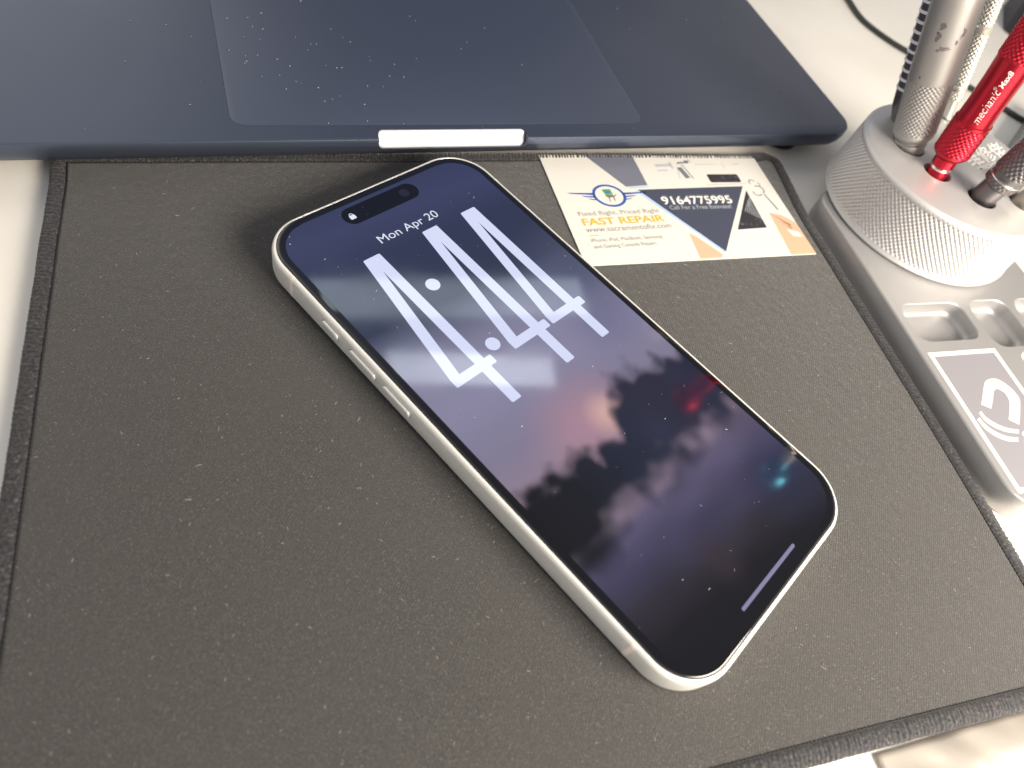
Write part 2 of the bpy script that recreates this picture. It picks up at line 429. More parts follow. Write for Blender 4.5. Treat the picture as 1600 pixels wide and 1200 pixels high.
# ---- display: wallpaper held as a picture on the screen (colour attribute on a fine grid)
DW, DH, DR = 65.0, 141.0, 9.6
ZD = 7.855
def sst(a, b, x):
    t_ = np.clip((x-a)/(b-a), 0, 1); return t_*t_*(3-2*t_)
def vnoise(u, v, s, seed):
    r_ = np.random.default_rng(seed).random((64, 64)); x = (u/s) % 63; y = (v/s) % 63
    xi, yi = x.astype(int), y.astype(int); fx, fy = x-xi, y-yi; fx = fx*fx*(3-2*fx); fy = fy*fy*(3-2*fy)
    g = lambda a, b: r_[a % 64, b % 64]
    return (g(xi, yi)*(1-fx)+g(xi+1, yi)*fx)*(1-fy)+(g(xi, yi+1)*(1-fx)+g(xi+1, yi+1)*fx)*fy
def wallpaper(u, v):
    L3 = lambda c: np.array(s2l(c))
    def stops(x, st):
        xs = [s_[0] for s_ in st]; cs = np.array([L3(s_[1]) for s_ in st])
        return np.stack([np.interp(x, xs, cs[:, k]) for k in range(3)], 1)
    c = stops(v+.08*u, [(-22, (142, 124, 142)), (-12, (126, 120, 144)), (2, (134, 130, 158)), (16, (124, 122, 148)), (24, (90, 93, 118)), (30, (38, 45, 70)), (50, (40, 47, 74)), (62, (54, 59, 92)), (72, (48, 53, 84))])
    def blob(c, cu, cv, ru, rv, col, a=1, soft=1.0):
        d = np.sqrt(((u-cu)/ru)**2+((v-cv)/rv)**2); w = (1-sst(1-soft, 1, d))*a
        return c*(1-w[:, None])+L3(col)*w[:, None]
    n1 = vnoise(u+100, v+200, 9, 1); n2 = vnoise(u+100, v+200, 3.2, 2); n3 = vnoise(u+90, v+200, 1.4, 3)
    c = blob(c, 30, 20, 26, 22, (72, 78, 104), .9)  # light grey reflection on the glass, painted into the wallpaper colour
    c = blob(c, 24, 2, 18, 14, (100, 100, 132), .6)
    c = blob(c, -4, -16, 22, 17, (176, 134, 148), .75)
    c = blob(c, 1.5, -17.5, 8, 8, (214, 172, 162), .85)
    # lake below the trees
    lake = stops(v+.15*u, [(-72, (6, 5, 6)), (-65, (18, 16, 18)), (-58, (44, 40, 50)), (-50, (62, 58, 84)), (-42, (84, 77, 104)), (-34, (92, 80, 100))])
    n4 = vnoise(u+100, v*2.2+300, 10, 9)
    lake = lake*(.78+.45*n4)[:, None]
    w = sst(-34, -40, v+5*(n1-.5)); c = c*(1-w[:, None])+lake*w[:, None]
    # tree silhouettes
    top = -20+7*sst(-2, 8, u)*(1-.45*sst(17, 24, u))+(-3)*np.exp(-((u+4)/7)**2)+5*(n2-.5)+1.0*(n3-.5)+1.2*np.sin(u*.8)
    bot = -37.5+5*(n2-.5)+3*(n1-.5)-4*sst(-14, -30, u)
    wt = sst(-3.4, 3.4, top-v)*sst(-5, 5, v-bot)
    tree = stops(u, [(-34, (4, 5, 7)), (-20, (12, 15, 22)), (-4, (26, 32, 50)), (16, (38, 38, 58)), (33, (30, 34, 56))])*(.75+.6*n1)[:, None]
    c = c*(1-wt[:, None])+tree*wt[:, None]
    c = blob(c, 27, -56, 20, 18, (34, 38, 66), .75)
    c = blob(c, -6, -58, 7, 12, (58, 44, 52), .5)
    c = blob(c, -12, -70, 34, 8, (10, 10, 12), .9)
    return c
us = np.linspace(-DW/2, DW/2, 111); vs = np.linspace(-DH/2, DH/2, 241)
def in_rr(u, v):
    dx = abs(u)-(DW/2-DR); dy = abs(v)-(DH/2-DR)
    return not (dx > 0 and dy > 0 and math.hypot(dx, dy) > DR)
V = []; 
for v_ in vs:
    h_ = DH/2-abs(v_); half = DW/2 if h_ >= DR else DW/2-DR+math.sqrt(max(DR*DR-(DR-h_)**2, 0))
    for k in range(111): V.append((-half+2*half*k/110, v_))
V = np.array(V); F = []
for j in range(240):
    for k in range(110):
        a = j*111+k; F.append((a, a+1, a+112, a+111))
me = bpy.data.meshes.new('display'); me.from_pydata([(a*MM, (PX+b)*MM, ZD*MM) for a, b in V], [], F); me.update()
cols = wallpaper(V[:, 0], V[:, 1]); ca_ = me.color_attributes.new('picture', 'FLOAT_COLOR', 'POINT')
ca_.data.foreach_set('color', np.concatenate([cols, np.ones((len(cols), 1))], 1).astype(np.float32).ravel())
disp = bpy.data.objects.new('display', me); COL.objects.link(disp); disp.parent = ph
MD = mat('display_picture', (.003, .003, .004), .03, ior=1.8); t = NT(MD)
at = t.n('ShaderNodeAttribute', attribute_name='picture'); t.l(at.outputs['Color'], t.b.inputs['Emission Color']); t.b.inputs['Emission Strength'].default_value = 1.0
# faint smudges on the glass
t.l(t.ramp(t.noise(60, 4), [(.4, (.05, .05, .05)), (.75, (.10, .10, .10))]), t.b.inputs['Roughness'])
me.materials.append(MD)
MCLK = mat('screen_white', (.01, .01, .01), .04, emit=s2l((212, 218, 246)), es=1.0, ior=1.8)
MTXT = mat('screen_text', (.01, .01, .01), .04, emit=s2l((226, 230, 246)), es=1.0, ior=1.8)
Z1 = ZD+.02
def four(du):
    o_ = [(-17.85, 52.15), (-12.78, 52.15), (-12.78, 11.98), (-10.68, 11.98), (-10.68, 9.4), (-12.85, 9.4), (-12.85, -1.35), (-15.8, -1.35), (-15.8, 9.4), (-23.86, 9.4), (-23.86, 12.15)]
    tri = [(-15.82, 46.9), (-15.82, 12.05), (-20.85, 12.05)]
    # split into simple pieces round the triangular opening, corners slightly rounded by small chamfers
    c = .28
    polys = [
        [(-17.85+.1, 52.15), (-12.78-c, 52.15), (-12.78, 52.15-c), (-12.78, 12.05), (-15.82, 12.05), (-15.82, 46.9), (-20.85, 12.05), (-23.86, 12.05), (-18.0, 52.15-c)],
        [(-23.86, 12.05), (-10.68-c, 12.05), (-10.68, 12.05-c), (-10.68, 9.4+c), (-10.68-c, 9.4), (-23.86+c, 9.4), (-23.86, 9.4+c)],
        [(-15.82, 9.4), (-12.8, 9.4), (-12.8, -1.35+c), (-12.8-c, -1.35), (-15.82+c, -1.35), (-15.82, -1.35+c)]]
    return [[(x+du, y+PX) for x, y in p] for p in polys]
for du in (0, 19.62, 33.75):
    flat('clock_digit', four(du), MCLK, disp, Z1)
def disc(cx, cy, r, n=32): return [(cx+r*math.cos(2*PI*i/n), cy+r*math.sin(2*PI*i/n)) for i in range(n)]
for cv in (36.6, 13.9):
    flat('clock_dot', [disc(-7.92, PX+cv, 1.95)], MCLK, disp, Z1)
text('date_text', 'Mon Apr 20', MTXT, disp, -10.0, PX+53.6, 20.0, 3.5, Z1, bold=.0)
flat('camera_cutout', [rrect(25.0, 6.0, 3.0, 12, -.8, PX+66.3)], mat('cutout_black', (.002, .002, .003), .04, ior=1.8), disp, Z1)
flat('camera_dot', [disc(7.2, PX+66.3, 1.5)], mat('camera_lens', (.012, .012, .02), .05, ior=1.8), disp, Z1+.02)
lk = flat('padlock_icon', [rrect(1.75, 1.45, .3, 5, -10.6, PX+65.9)], MTXT, disp, Z1+.02)
sh = [( -10.6+.58*math.cos(a), PX+66.75+.58*math.sin(a)) for a in np.linspace(0, PI, 10)]
si = [( -10.6+.36*math.cos(a), PX+66.75+.36*math.sin(a)) for a in np.linspace(0, PI, 10)]
qs = [[sh[i], sh[i+1], si[i+1], si[i]] for i in range(9)]+[[(-11.18, PX+66.6), (-10.96, PX+66.6), (-10.96, PX+66.75), (-11.18, PX+66.75)], [(-10.24, PX+66.6), (-10.02, PX+66.6), (-10.02, PX+66.75), (-10.24, PX+66.75)]]
flat('padlock_shackle', qs, MTXT, lk, Z1+.02)
flat('home_indicator', [rrect(23.0, .85, .42, 8, 0, PX-68.75)], mat('home_bar', (.01, .01, .01), .04, emit=s2l((138, 130, 165)), es=1.0), disp, Z1)
# dust on the glass
sp_ = []
for _ in range(95):
    u, v_ = random.uniform(-33, 33), random.uniform(-70, 69)
    if not in_rr(u*.97, v_*.98): continue
    z = 7.87+ (v_+73.8)*math.sin(TILT)
    sp_.append((u, v_, z, random.choice((.12, .18, .25, .5, .8))*random.uniform(.7, 1.2), random.uniform(.02, .045), random.uniform(0, 6.3)))
fibres('dust', sp_, mat('dust_white', (.8, .78, .75), .8), 'tiny white dust specks on the phone screen', 'dust')

# ================================================================== business card
cd = empty('business_card', (CARD[0], CARD[1], .12), CARD[2])
cd.scale = (.975, .975, 1)
tag(cd, 'cream printed business card with blue winged emblem and phone number, tucked beside the phone', 'business card')
MPAP = mat('card_stock', (.70, .675, .61), .45, coat=.2)
hw, hh = 44.45, 25.4
GX = 24
v = []; f = []
for z in (0, .34):
    for j in range(3):
        for i in range(GX+1): v.append((-hw+2*hw*i/GX, -hh+hh*j, z))
def gi(k, j, i): return k*3*(GX+1)+j*(GX+1)+i
for k in (0, 1):
    for j in range(2):
        for i in range(GX): f.append((gi(k, j, i), gi(k, j, i+1), gi(k, j+1, i+1), gi(k, j+1, i)))
for i in range(GX):
    for j in (0, 2): f.append((gi(0, j, i), gi(0, j, i+1), gi(1, j, i+1), gi(1, j, i)))
for j in range(2):
    for i in (0, GX): f.append((gi(0, j, i), gi(0, j+1, i), gi(1, j+1, i), gi(1, j, i)))
mesh('card_stock', v, f, MPAP, cd, False)
ink = lambda n, c, r=.4: mat('ink_'+n, s2l(c), r)
IK_G = ink('grey', (112, 114, 126)); IK_N = ink('slate', (66, 70, 86)); IK_B = ink('blue', (48, 84, 160)); IK_O = ink('orange', (248, 176, 40))
IK_T = ink('brown_grey', (146, 141, 134)); IK_W = ink('white', (245, 240, 228)); IK_K = ink('black', (48, 46, 50)); IK_S = ink('skin', (226, 172, 142)); IK_L = ink('light_blue', (176, 196, 224)); IK_P = ink('pale_grey', (176, 182, 188))
ZC = .36
flat('printed_panel', [[(-27.2, 25.2), (-8.2, 25.2), (-8.2, 9.9), (-17.0, 9.2)]], IK_G, cd, ZC)
flat('printed_shadow', [[(-17.0, 9.0), (-8.0, 9.6), (-8.0, 8.9), (-15.4, 8.2)], [(-14.5, 7.2), (-12.6, 7.2), (8.2, -22.0), (7.6, -23.2)]], IK_L, cd, ZC)
flat('printed_triangle', [[(-13.1, 7.6), (31.2, 8.8), (8.3, -22.4)]], IK_N, cd, ZC+.02)
# winged emblem
ring = []; N_ = 40; ex, ey = -25.0, 5.0
for i in range(N_):
    a, b = 2*PI*i/N_, 2*PI*(i+1)/N_
    ring.append([(ex+6.1*math.cos(a), ey+5.4*math.sin(a)), (ex+6.1*math.cos(b), ey+5.4*math.sin(b)), (ex+5.1*math.cos(b), ey+4.5*math.sin(b)), (ex+5.1*math.cos(a), ey+4.5*math.sin(a))])
wings = []
for s in (-1, 1):
    for y, l0, th_ in ((1.3, 15.2, 1.0), (-.25, 10.5, .75), (-1.6, 8.6, .6)):
        wings.append([(ex+s*5.6, ey+y), (ex+s*l0, ey+y+.25), (ex+s*(l0-1.2), ey+y-.25), (ex+s*5.6, ey+y-th_)])
em = flat('winged_emblem', ring+wings, IK_B, cd, ZC+.02)
flat('emblem_figure', [[(ex-1.9, ey+2.9), (ex+1.3, ey+3.1), (ex+1.6, ey+.6), (ex-1.3, ey+.3)]], ink('green', (88, 150, 96)), em, ZC+.03)
flat('emblem_mark', [[(ex-1.0, ey+2.2), (ex+.8, ey+2.3), (ex+.7, ey+1.2), (ex-.7, ey+1.1)]], ink('teal', (60, 120, 170)), em, ZC+.04)
flat('emblem_legs', [[(ex-1.6, ey+.2), (ex+1.4, ey+.4), (ex+1.8, ey-.7), (ex-.8, ey-1.0)], [(ex-.6, ey-1.0), (ex-.2, ey-1.0), (ex-.5, ey-3.0), (ex-.8, ey-3.0)], [(ex+1.1, ey-.7), (ex+1.5, ey-.7), (ex+1.5, ey-2.6), (ex+1.1, ey-2.6)], [(ex+1.6, ey-.2), (ex+3.0, ey+.7), (ex+2.9, ey+.4), (ex+1.8, ey-.6)]], ink('olive', (108, 112, 96)), em, ZC+.03)
# slab-serif lettering strokes are thickened regular letters
A1 = math.radians(1.6)
text('printed_text', 'Fixed Right, Priced Right', IK_T, cd, -39.4, -4.9, 30.4, 2.5, ZC+.04, 0, A1)
text('printed_text', 'FAST REPAIR', IK_O, cd, -39.2, -8.6, 30.6, 3.1, ZC+.04, .018, A1)
text('printed_text', 'www.sacramentofix.com', IK_T, cd, -39.3, -11.6, 32.0, 2.3, ZC+.04, 0, A1)
text('printed_text', 'iPhone, iPad, MacBook, Samsung', IK_T, cd, -39.1, -16.4, 26.2, 2.0, ZC+.04, 0, A1)
text('printed_text', 'and Gaming Console Repairs', IK_T, cd, -38.9, -19.1, 22.6, 2.0, ZC+.04, 0, A1)
flat('printed_dash', [[(-38.9, -12.9), (-35.7, -12.8), (-35.7, -13.1), (-38.9, -13.2)]], IK_O, cd, ZC+.04)
text('printed_text', '9164775995', IK_G, cd, -5.4, .8, 28.6, 3.9, ZC+.03, .01)
text('printed_text', '9164775995', IK_W, cd, -5.9, .1, 28.6, 3.9, ZC+.05, .012)
text('printed_text', 'Call For a Free Estimate!', IK_P, cd, -4.2, -2.3, 25.2, 1.9, ZC+.05, .0)
# photo print at right: broken screens, tools, hand
flat('printed_screen', [rrect(13.4, 4.3, .6, 4, 25.2, 13.1)[:], [(31.6, 6.6), (30.6, -12.2), (18.0, -12.7)]], IK_K, cd, ZC+.02)
crk = []
for i in range(26):
    a = random.uniform(0, 6.3); x, y = random.uniform(19.5, 30), random.uniform(-11.5, -8) if i % 2 else random.uniform(11.6, 14.6)
    if not i % 2: x = random.uniform(20, 31)
    l_ = random.uniform(.5, 1.6); crk.append([(x, y), (x+l_*math.cos(a), y+l_*math.sin(a)), (x+l_*math.cos(a)+.12, y+l_*math.sin(a)+.1)])
for i in range(8):
    x0 = 26.5+i*.55; crk.append([(x0, -3.5+i*.4), (x0+.6+random.random(), -1+i*.6), (x0+.9, -1.2+i*.6)])
    crk.append([(30.4, 2.5), (25.5+i*.7, -4-i*.6), (25.7+i*.7, -4.15-i*.6)])
flat('printed_crack', crk, IK_P, cd, ZC+.04)
flat('printed_glow', [[(17.6, -13.0), (31, -12.5), (31.0, -14.2), (18.4, -14.6)]], ink('pale_blue', (206, 214, 226)), cd, ZC+.02)
tl_ = [[(-1, 20.6), (5.5, 20.8), (5.5, 19.6), (-1, 19.3)], [(5.2, 21.8), (6.0, 21.8), (6.2, 18.4), (5.4, 18.4)], [(-1, 17.6), (3.2, 17.7), (3.2, 17.1), (-1, 17.0)]]
flat('printed_tool', tl_+[[(14, 23.4), (14.6, 23.4), (14.8, 21.6), (14.2, 21.6)], [(6.3, 13), (6.6, 13), (7.8, 18), (7.4, 18)], [(16, 20.7), (25, 20.8), (25, 20.5), (16, 20.4)], [(28, 21.5), (28.3, 21.5), (28.3, 18.5), (28, 18.5)], [(32.5, 21), (35.5, 21.2), (35.5, 20.7), (32.5, 20.5)], [(16, 9.8), (34, 10.4), (34, 10.1), (16, 9.5)]], IK_P, cd, ZC+.02)
flat('printed_board', [[(8.4, 20.6), (9.8, 21.0), (13.6, 21.2), (14.0, 22.6), (12.2, 22.8), (12.0, 21.9), (9.0, 21.7)], [(7.6, 18.9), (9.6, 19.0), (10.9, 13.4), (8.9, 13.1)], [(10.1, 20.6), (10.5, 20.6), (12.3, 13.0), (11.9, 12.9)]], IK_G, cd, ZC+.04)
arcp = []
for (cx_, cy_, r_, a0, a1, w_) in ((37.4, 6.8, 2.3, -60, 120, .55), (35.9, 5.4, 1.9, 160, 330, .5), (36.4, 10.8, 1.5, 20, 220, .45), (38.4, 9.6, 1.0, -80, 90, .35)):
    for i in range(10):
        a, b = math.radians(a0+(a1-a0)*i/10), math.radians(a0+(a1-a0)*(i+1)/10)
        arcp.append([(cx_+r_*math.cos(a), cy_+r_*math.sin(a)), (cx_+r_*math.cos(b), cy_+r_*math.sin(b)), (cx_+(r_-w_)*math.cos(b), cy_+(r_-w_)*math.sin(b)), (cx_+(r_-w_)*math.cos(a), cy_+(r_-w_)*math.sin(a))])
arcp.append([(38.2, 4.4), (38.8, 4.5), (40.5, -3.4), (39.9, -4.0)])
flat('printed_cable', arcp, ink('steel', (120, 126, 142)), cd, ZC+.04)
flat('printed_thumb', [[(-2.0, -13.6), (.2, -15.4), (6.4, -23.6), (5.6, -24.9), (-2.9, -24.9)]], IK_S, cd, ZC+.02)
flat('printed_hand', [[(35.6, -5.0), (40.5, -6.6), (44.4, -10.5), (44.4, -25.2), (33.8, -25.2), (34.6, -16)]], IK_S, cd, ZC+.02)
flat('printed_fingernail', [[(38.4, -13.4), (42.8, -14.8), (43.6, -17.2), (39.6, -16.8)]], ink('nail', (240, 222, 210)), cd, ZC+.04)
flat('printed_tweezer', [[(34.4, -4.2), (41.6, -11.2), (41.2, -12.0), (35.4, -5.2)], [(37.6, -8.8), (41.4, -12.8), (40.9, -13.3)]], ink('sepia', (120, 96, 88)), cd, ZC+.05)

# ================================================================== laptop
LA = math.radians(-26.6)
lp = empty('laptop', (-68.6, 130.3, 0), LA)   # local x along the front edge to the right, local y to the back
tag(lp, 'dark blue grey laptop base with large trackpad behind the desk mat', 'laptop')
MLAP = mat('laptop_shell', (.088, .106, .150), .36, metal=.72)
t = NT(MLAP); t.bump(t.noise(5000, 2), .00001, .4)
t.l(t.ramp(t.noise(22, 4), [(.3, (.34, .34, .34)), (.7, (.40, .40, .40))]), t.b.inputs['Roughness'])
XR = 282.0; XL = XR-320
lw, ld = 320, 221
rloft('laptop_base', lw, ld, 11, [(9, .25), (4.5, .8), (2.0, 2.4), (.6, 4.6), (0, 6.6), (0, 8.65), (.12, 8.9), (.4, 9.0)], MLAP, lp, 14, cx=(XL+XR)/2, cy=ld/2, sharp=50)
MTP = mat('trackpad_glass', (.092, .110, .160), .34, metal=.6)
TX0, TX1, TY0, TY1 = 54.5, 188.5, 6.6, 88
tw, th2 = TX1-TX0, TY1-TY0
rloft('trackpad', tw, th2, 4.5, [(0, 9.0), (0, 9.02), (.1, 9.04)], MTP, lp, 8, cx=(TX0+TX1)/2, cy=(TY0+TY1)/2)
loops = rrect(tw+.5, th2+.5, 4.7, 8, (TX0+TX1)/2, (TY0+TY1)/2); li = rrect(tw, th2, 4.5, 8, (TX0+TX1)/2, (TY0+TY1)/2)
flat('trackpad_gap', [[loops[i], loops[(i+1) % len(loops)], li[(i+1) % len(li)], li[i]] for i in range(len(loops))], mat('gap_dark', (.03, .035, .05), .6), lp, 9.015)
MNO = mat('notch_metal_glint', (.70, .71, .72), .34, metal=.25)  # the notch's bright reflection is put into this pale base colour
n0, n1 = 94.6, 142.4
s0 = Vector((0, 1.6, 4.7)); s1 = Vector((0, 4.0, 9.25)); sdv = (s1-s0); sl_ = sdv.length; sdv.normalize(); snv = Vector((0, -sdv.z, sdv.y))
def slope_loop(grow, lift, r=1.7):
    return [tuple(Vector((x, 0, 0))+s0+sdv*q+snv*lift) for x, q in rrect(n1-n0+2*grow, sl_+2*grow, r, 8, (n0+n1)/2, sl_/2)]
cutn = loft('cutter', [slope_loop(0, 0), slope_loop(.0, 1.5), slope_loop(0, 9)], MLAP, None)
lb = [o for o in lp.children if o.name.startswith('laptop_base')][0]; lb.parent = None
md = lb.modifiers.new('cut', 'BOOLEAN'); md.operation = 'DIFFERENCE'; md.object = cutn; md.solver = 'EXACT'
dg = bpy.context.evaluated_depsgraph_get(); dg.update()
nm = bpy.data.meshes.new_from_object(lb.evaluated_get(dg)); lb.modifiers.clear(); lb.data = nm
for p in nm.polygons: p.use_smooth = True
nm.set_sharp_from_angle(angle=math.radians(35)); bpy.data.objects.remove(cutn); lb.parent = lp
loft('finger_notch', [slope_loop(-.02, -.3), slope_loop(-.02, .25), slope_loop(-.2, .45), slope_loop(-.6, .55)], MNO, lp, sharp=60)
MFT = mat('rubber', (.015, .015, .018), .7)
for x in (XR-24, XL+24):
    for y in (14, ld-16):
        lathe('rubber_foot', [(6.5, -3.0), (8.2, -2.7), (8.5, .6), (8.5, 1.4)], MFT, lp, 32, base=(x, y, 0))
MKEY = mat('key_plastic', (.012, .012, .014), .5)
kw = rloft('keyboard_well', 272, 106, 5, [(0, 9.0), (0, 9.03)], MKEY, lp, 6, cx=(XL+XR)/2, cy=TY1+8+53)
kv = []; kf = []
for r_ in range(6):
    for c_ in range(14):
        x0 = (XL+XR)/2-133+c_*19.1; y0 = TY1+11+r_*17.2
        if r_ == 0 and 4 <= c_ <= 8: continue
        b0 = len(kv)
        for z, s in ((9.05, 0), (10.0, .2), (10.15, .6)):
            for dx, dy in ((s, s), (16.6-s, s), (16.6-s, 15-s), (s, 15-s)): kv.append((x0+dx, y0+dy, z))
        for q in range(2):
            for e in range(4): kf.append((b0+q*4+e, b0+q*4+(e+1) % 4, b0+q*4+4+(e+1) % 4, b0+q*4+4+e))
        kf.append((b0+8, b0+9, b0+10, b0+11))
mesh('keys', kv, kf, MKEY, lp, False)
# crumbs on the laptop
sp_ = []
cL, sL = math.cos(LA), math.sin(LA)
for i in range(75):
    x, y = (random.uniform(10, 275), random.uniform(2, 80)) if i > 45 else (random.gauss(78, 18), random.gauss(36, 16))
    if y < 1 or x < 0: continue
    sp_.append((-68.6+cL*x-sL*y, 130.3+sL*x+cL*y, 9.05, random.uniform(.3, 1.1), random.uniform(.08, .2), random.uniform(0, 6.3)))
fibres('crumbs', sp_, mat('crumb', (.26, .28, .33), .8), 'blurred pale dust flecks on the laptop palm rest and trackpad', 'dust')

# ================================================================== metal tool tray
TA = math.atan2(-.52, .854)
tr = empty('tool_tray', (77.9, -103.4, -3), TA)     # local x = across (b), local y = along (a)
tag(tr, 'flat grey aluminium repair tray with milled wells and engraved logo, right of the mat', 'tool tray')
MAL = mat('bead_blasted_aluminium', (.40, .395, .395), .46, metal=.6)
t = NT(MAL); t.bump(t.noise(7000, 2), .00002, .5)
t.l(t.ramp(t.noise(30, 4), [(.3, (.42, .42, .42)), (.7, (.52, .52, .52))]), t.b.inputs['Roughness'])
TWd, TLn = 70, 124
TY0_ = -5.6
body = rloft('tray_body', TWd, TLn, 8.5, [(.6, .05), (.1, .5), (0, 1), (0, 8.4), (.15, 8.75), (.5, 9.0)], MAL, None, 12, cx=TWd/2, cy=TY0_+TLn/2, sharp=40)
cutters = []
def well(x0, x1, y0, y1, r, depth, ang=0):
    w_, h_ = x1-x0, y1-y0; cx, cy = (x0+x1)/2, (y0+y1)/2
    pr = [(2.2, 9-depth), (1.3, 9-depth+.15), (.6, 9-depth+.6), (.2, 9-depth+1.3), (0, 9-depth+2.2), (0, 8.55), (-.12, 8.8), (-.35, 9.02), (-.35, 12)]
    lo = []
    for i, z in pr: lo.append([(x, y, z) for x, y in rrect(w_-2*i, h_-2*i, max(r-i, .3), 8, cx, cy)])
    cutters.append(loft('cutter', lo, MAL, None, sharp=60))
well(3.6, 29.0, 50.0, 64.6, 4.2, 5.2)
well(32.6, 49.6, 46.2, 65.0, 4.6, 5.2)
well(53.0, 66.6, 12.0, 65.0, 4.6, 5.2)
lo = [[(43.2+r_*math.cos(2*PI*i/28), 39.6+r_*math.sin(2*PI*i/28), z) for i in range(28)] for r_, z in ((3.6, 6.6), (4.4, 7.4), (4.6, 12))]
cutters.append(loft('cutter', lo, MAL, None))
for c in cutters:
    md = body.modifiers.new('cut', 'BOOLEAN'); md.operation = 'DIFFERENCE'; md.object = c; md.solver = 'EXACT'
dg = bpy.context.evaluated_depsgraph_get(); dg.update()
nm = bpy.data.meshes.new_from_object(body.evaluated_get(dg)); body.modifiers.clear(); body.data = nm
for p in nm.polygons: p.use_smooth = True
nm.set_sharp_from_angle(angle=math.radians(32))
for c in cutters: bpy.data.objects.remove(c)
body.parent = tr
MENG = mat('laser_mark', (.80, .72, .62), .65, metal=.1)
bx0, bx1, by0, by1, bw = 2.7, 30.6, -1.2, 45.8, 1.55
flat('engraved_border', [[(bx0, by0), (bx1, by0), (bx1, by0+bw), (bx0, by0+bw)], [(bx0, by1-bw), (bx1, by1-bw), (bx1, by1), (bx0, by1)],
     [(bx0, by0+bw), (bx0+bw, by0+bw), (bx0+bw, by1-bw), (bx0, by1-bw)], [(bx1-bw, by0+bw), (bx1, by0+bw), (bx1, by1-bw), (bx1-bw, by1-bw)]], MENG, tr, 9.02)
flat('logo_plate', [[(bx0+bw, by0+bw), (bx1-bw, by0+bw), (bx1-bw, by1-bw), (bx0+bw, by1-bw)]], mat('plate_lacquer', (.38, .37, .40), .42, .5), tr, 9.012)
ao = [(10.2, 26.6), (13.7, 30.3), (16.5, 33.2), (18.3, 34.4), (21.1, 34.9), (23.2, 34.3), (25.2, 32.2), (26.2, 29.3), (25.6, 26.2), (19.3, 18.8)]
ai = [(12.8, 24.9), (16.0, 28.1), (17.6, 29.9), (18.8, 30.9), (20.2, 31.3), (21.5, 30.5), (22.2, 29.2), (21.9, 27.2), (20.6, 25.2), (16.6, 20.8)]
def bandpoly(o_, i_, k=6):
    o2 = spline(o_, k); i2 = spline(i_, k); return [[o2[j], o2[j+1], i2[j+1], i2[j]] for j in range(len(o2)-1)]
a1o = [(8.5, 24.4), (8.9, 22.3), (11.0, 19.9), (14.2, 18.1), (17.7, 17.3)]; a1i = [(7.3, 24.0), (7.5, 21.4), (9.4, 18.9), (12.8, 17.0), (16.9, 16.1)]
a2o = [(6.3, 22.5), (7.1, 19.6), (9.4, 17.0), (12.2, 15.5), (15.5, 14.9)]; a2i = [(5.0, 21.9), (5.7, 18.6), (8.0, 15.8), (11.0, 14.2), (14.6, 13.6)]
flat('engraved_logo', bandpoly(ao, ai)+bandpoly(a1o, a1i)+bandpoly(a2o, a2i), MENG, tr, 9.03)
text('engraved_text', 'QianLi', MENG, tr, 19.6, 18.0, 11.5, 4.0, 9.03, .02, math.atan2(-.78, -.62))

# ================================================================== screwdriver stand (knurled puck)
PC = (166.2, -32.6)
st = empty('screwdriver_stand', (PC[0], PC[1], 6.05)); tag(st, 'round knurled silver aluminium screwdriver stand on the tray', 'tool stand')
MPK = mat('satin_aluminium', (.60, .59, .58), .50, metal=.6)
t = NT(MPK); t.bump(t.noise(6000, 2), .000012, .5)
body = lathe('stand_body', [(0.5, 0), (34.8, 0), (35.6, .35), (35.9, 1.0), (35.5, 1.9), (34.3, 20.2), (34.2, 20.9), (33.4, 21.7), (32.9, 21.95), (.5, 21.95)], MPK, None, knurl=[(1.9, 20.2, 1.75, .55)], sharp=50)
HOLES = [(153.2, -29.4, 4.6), (155.8, -45.3, 4.7), (169.6, -55.6, 4.7), (157.0, -16.5, 5.4), (190.8, -17.0, 2.6), (184, -50, 4.6)]
TOP = 28.0
cut = [lathe('cutter', [(r+.5, 22.6), (r+.35, 21.93), (r, 21.6), (r, 6)], MPK, None, 40, base=(x-PC[0], y-PC[1], 0)) for x, y, r in HOLES]
for c in cut:
    md = body.modifiers.new('cut', 'BOOLEAN'); md.operation = 'DIFFERENCE'; md.object = c; md.solver = 'EXACT'
dg = bpy.context.evaluated_depsgraph_get(); dg.update()
nm = bpy.data.meshes.new_from_object(body.evaluated_get(dg)); body.modifiers.clear(); body.data = nm
for p in nm.polygons: p.use_smooth = True
nm.set_sharp_from_angle(angle=math.radians(38))
for c in cut: bpy.data.objects.remove(c)
body.parent = st
MWM = mat('white_mark', (.86, .84, .78), .6)
ta = math.atan2(-.26, .965)
text('engraved_text', '维修佬', MWM, st, 178.5-PC[0]-8, -36.2-PC[1]-.2, 25, 8.0, 21.98, .01, ta)
text('engraved_text', 'MECHANIC', MWM, st, 171.0-PC[0], -38.6-PC[1], 19, 1.7, 21.98, .01, ta)

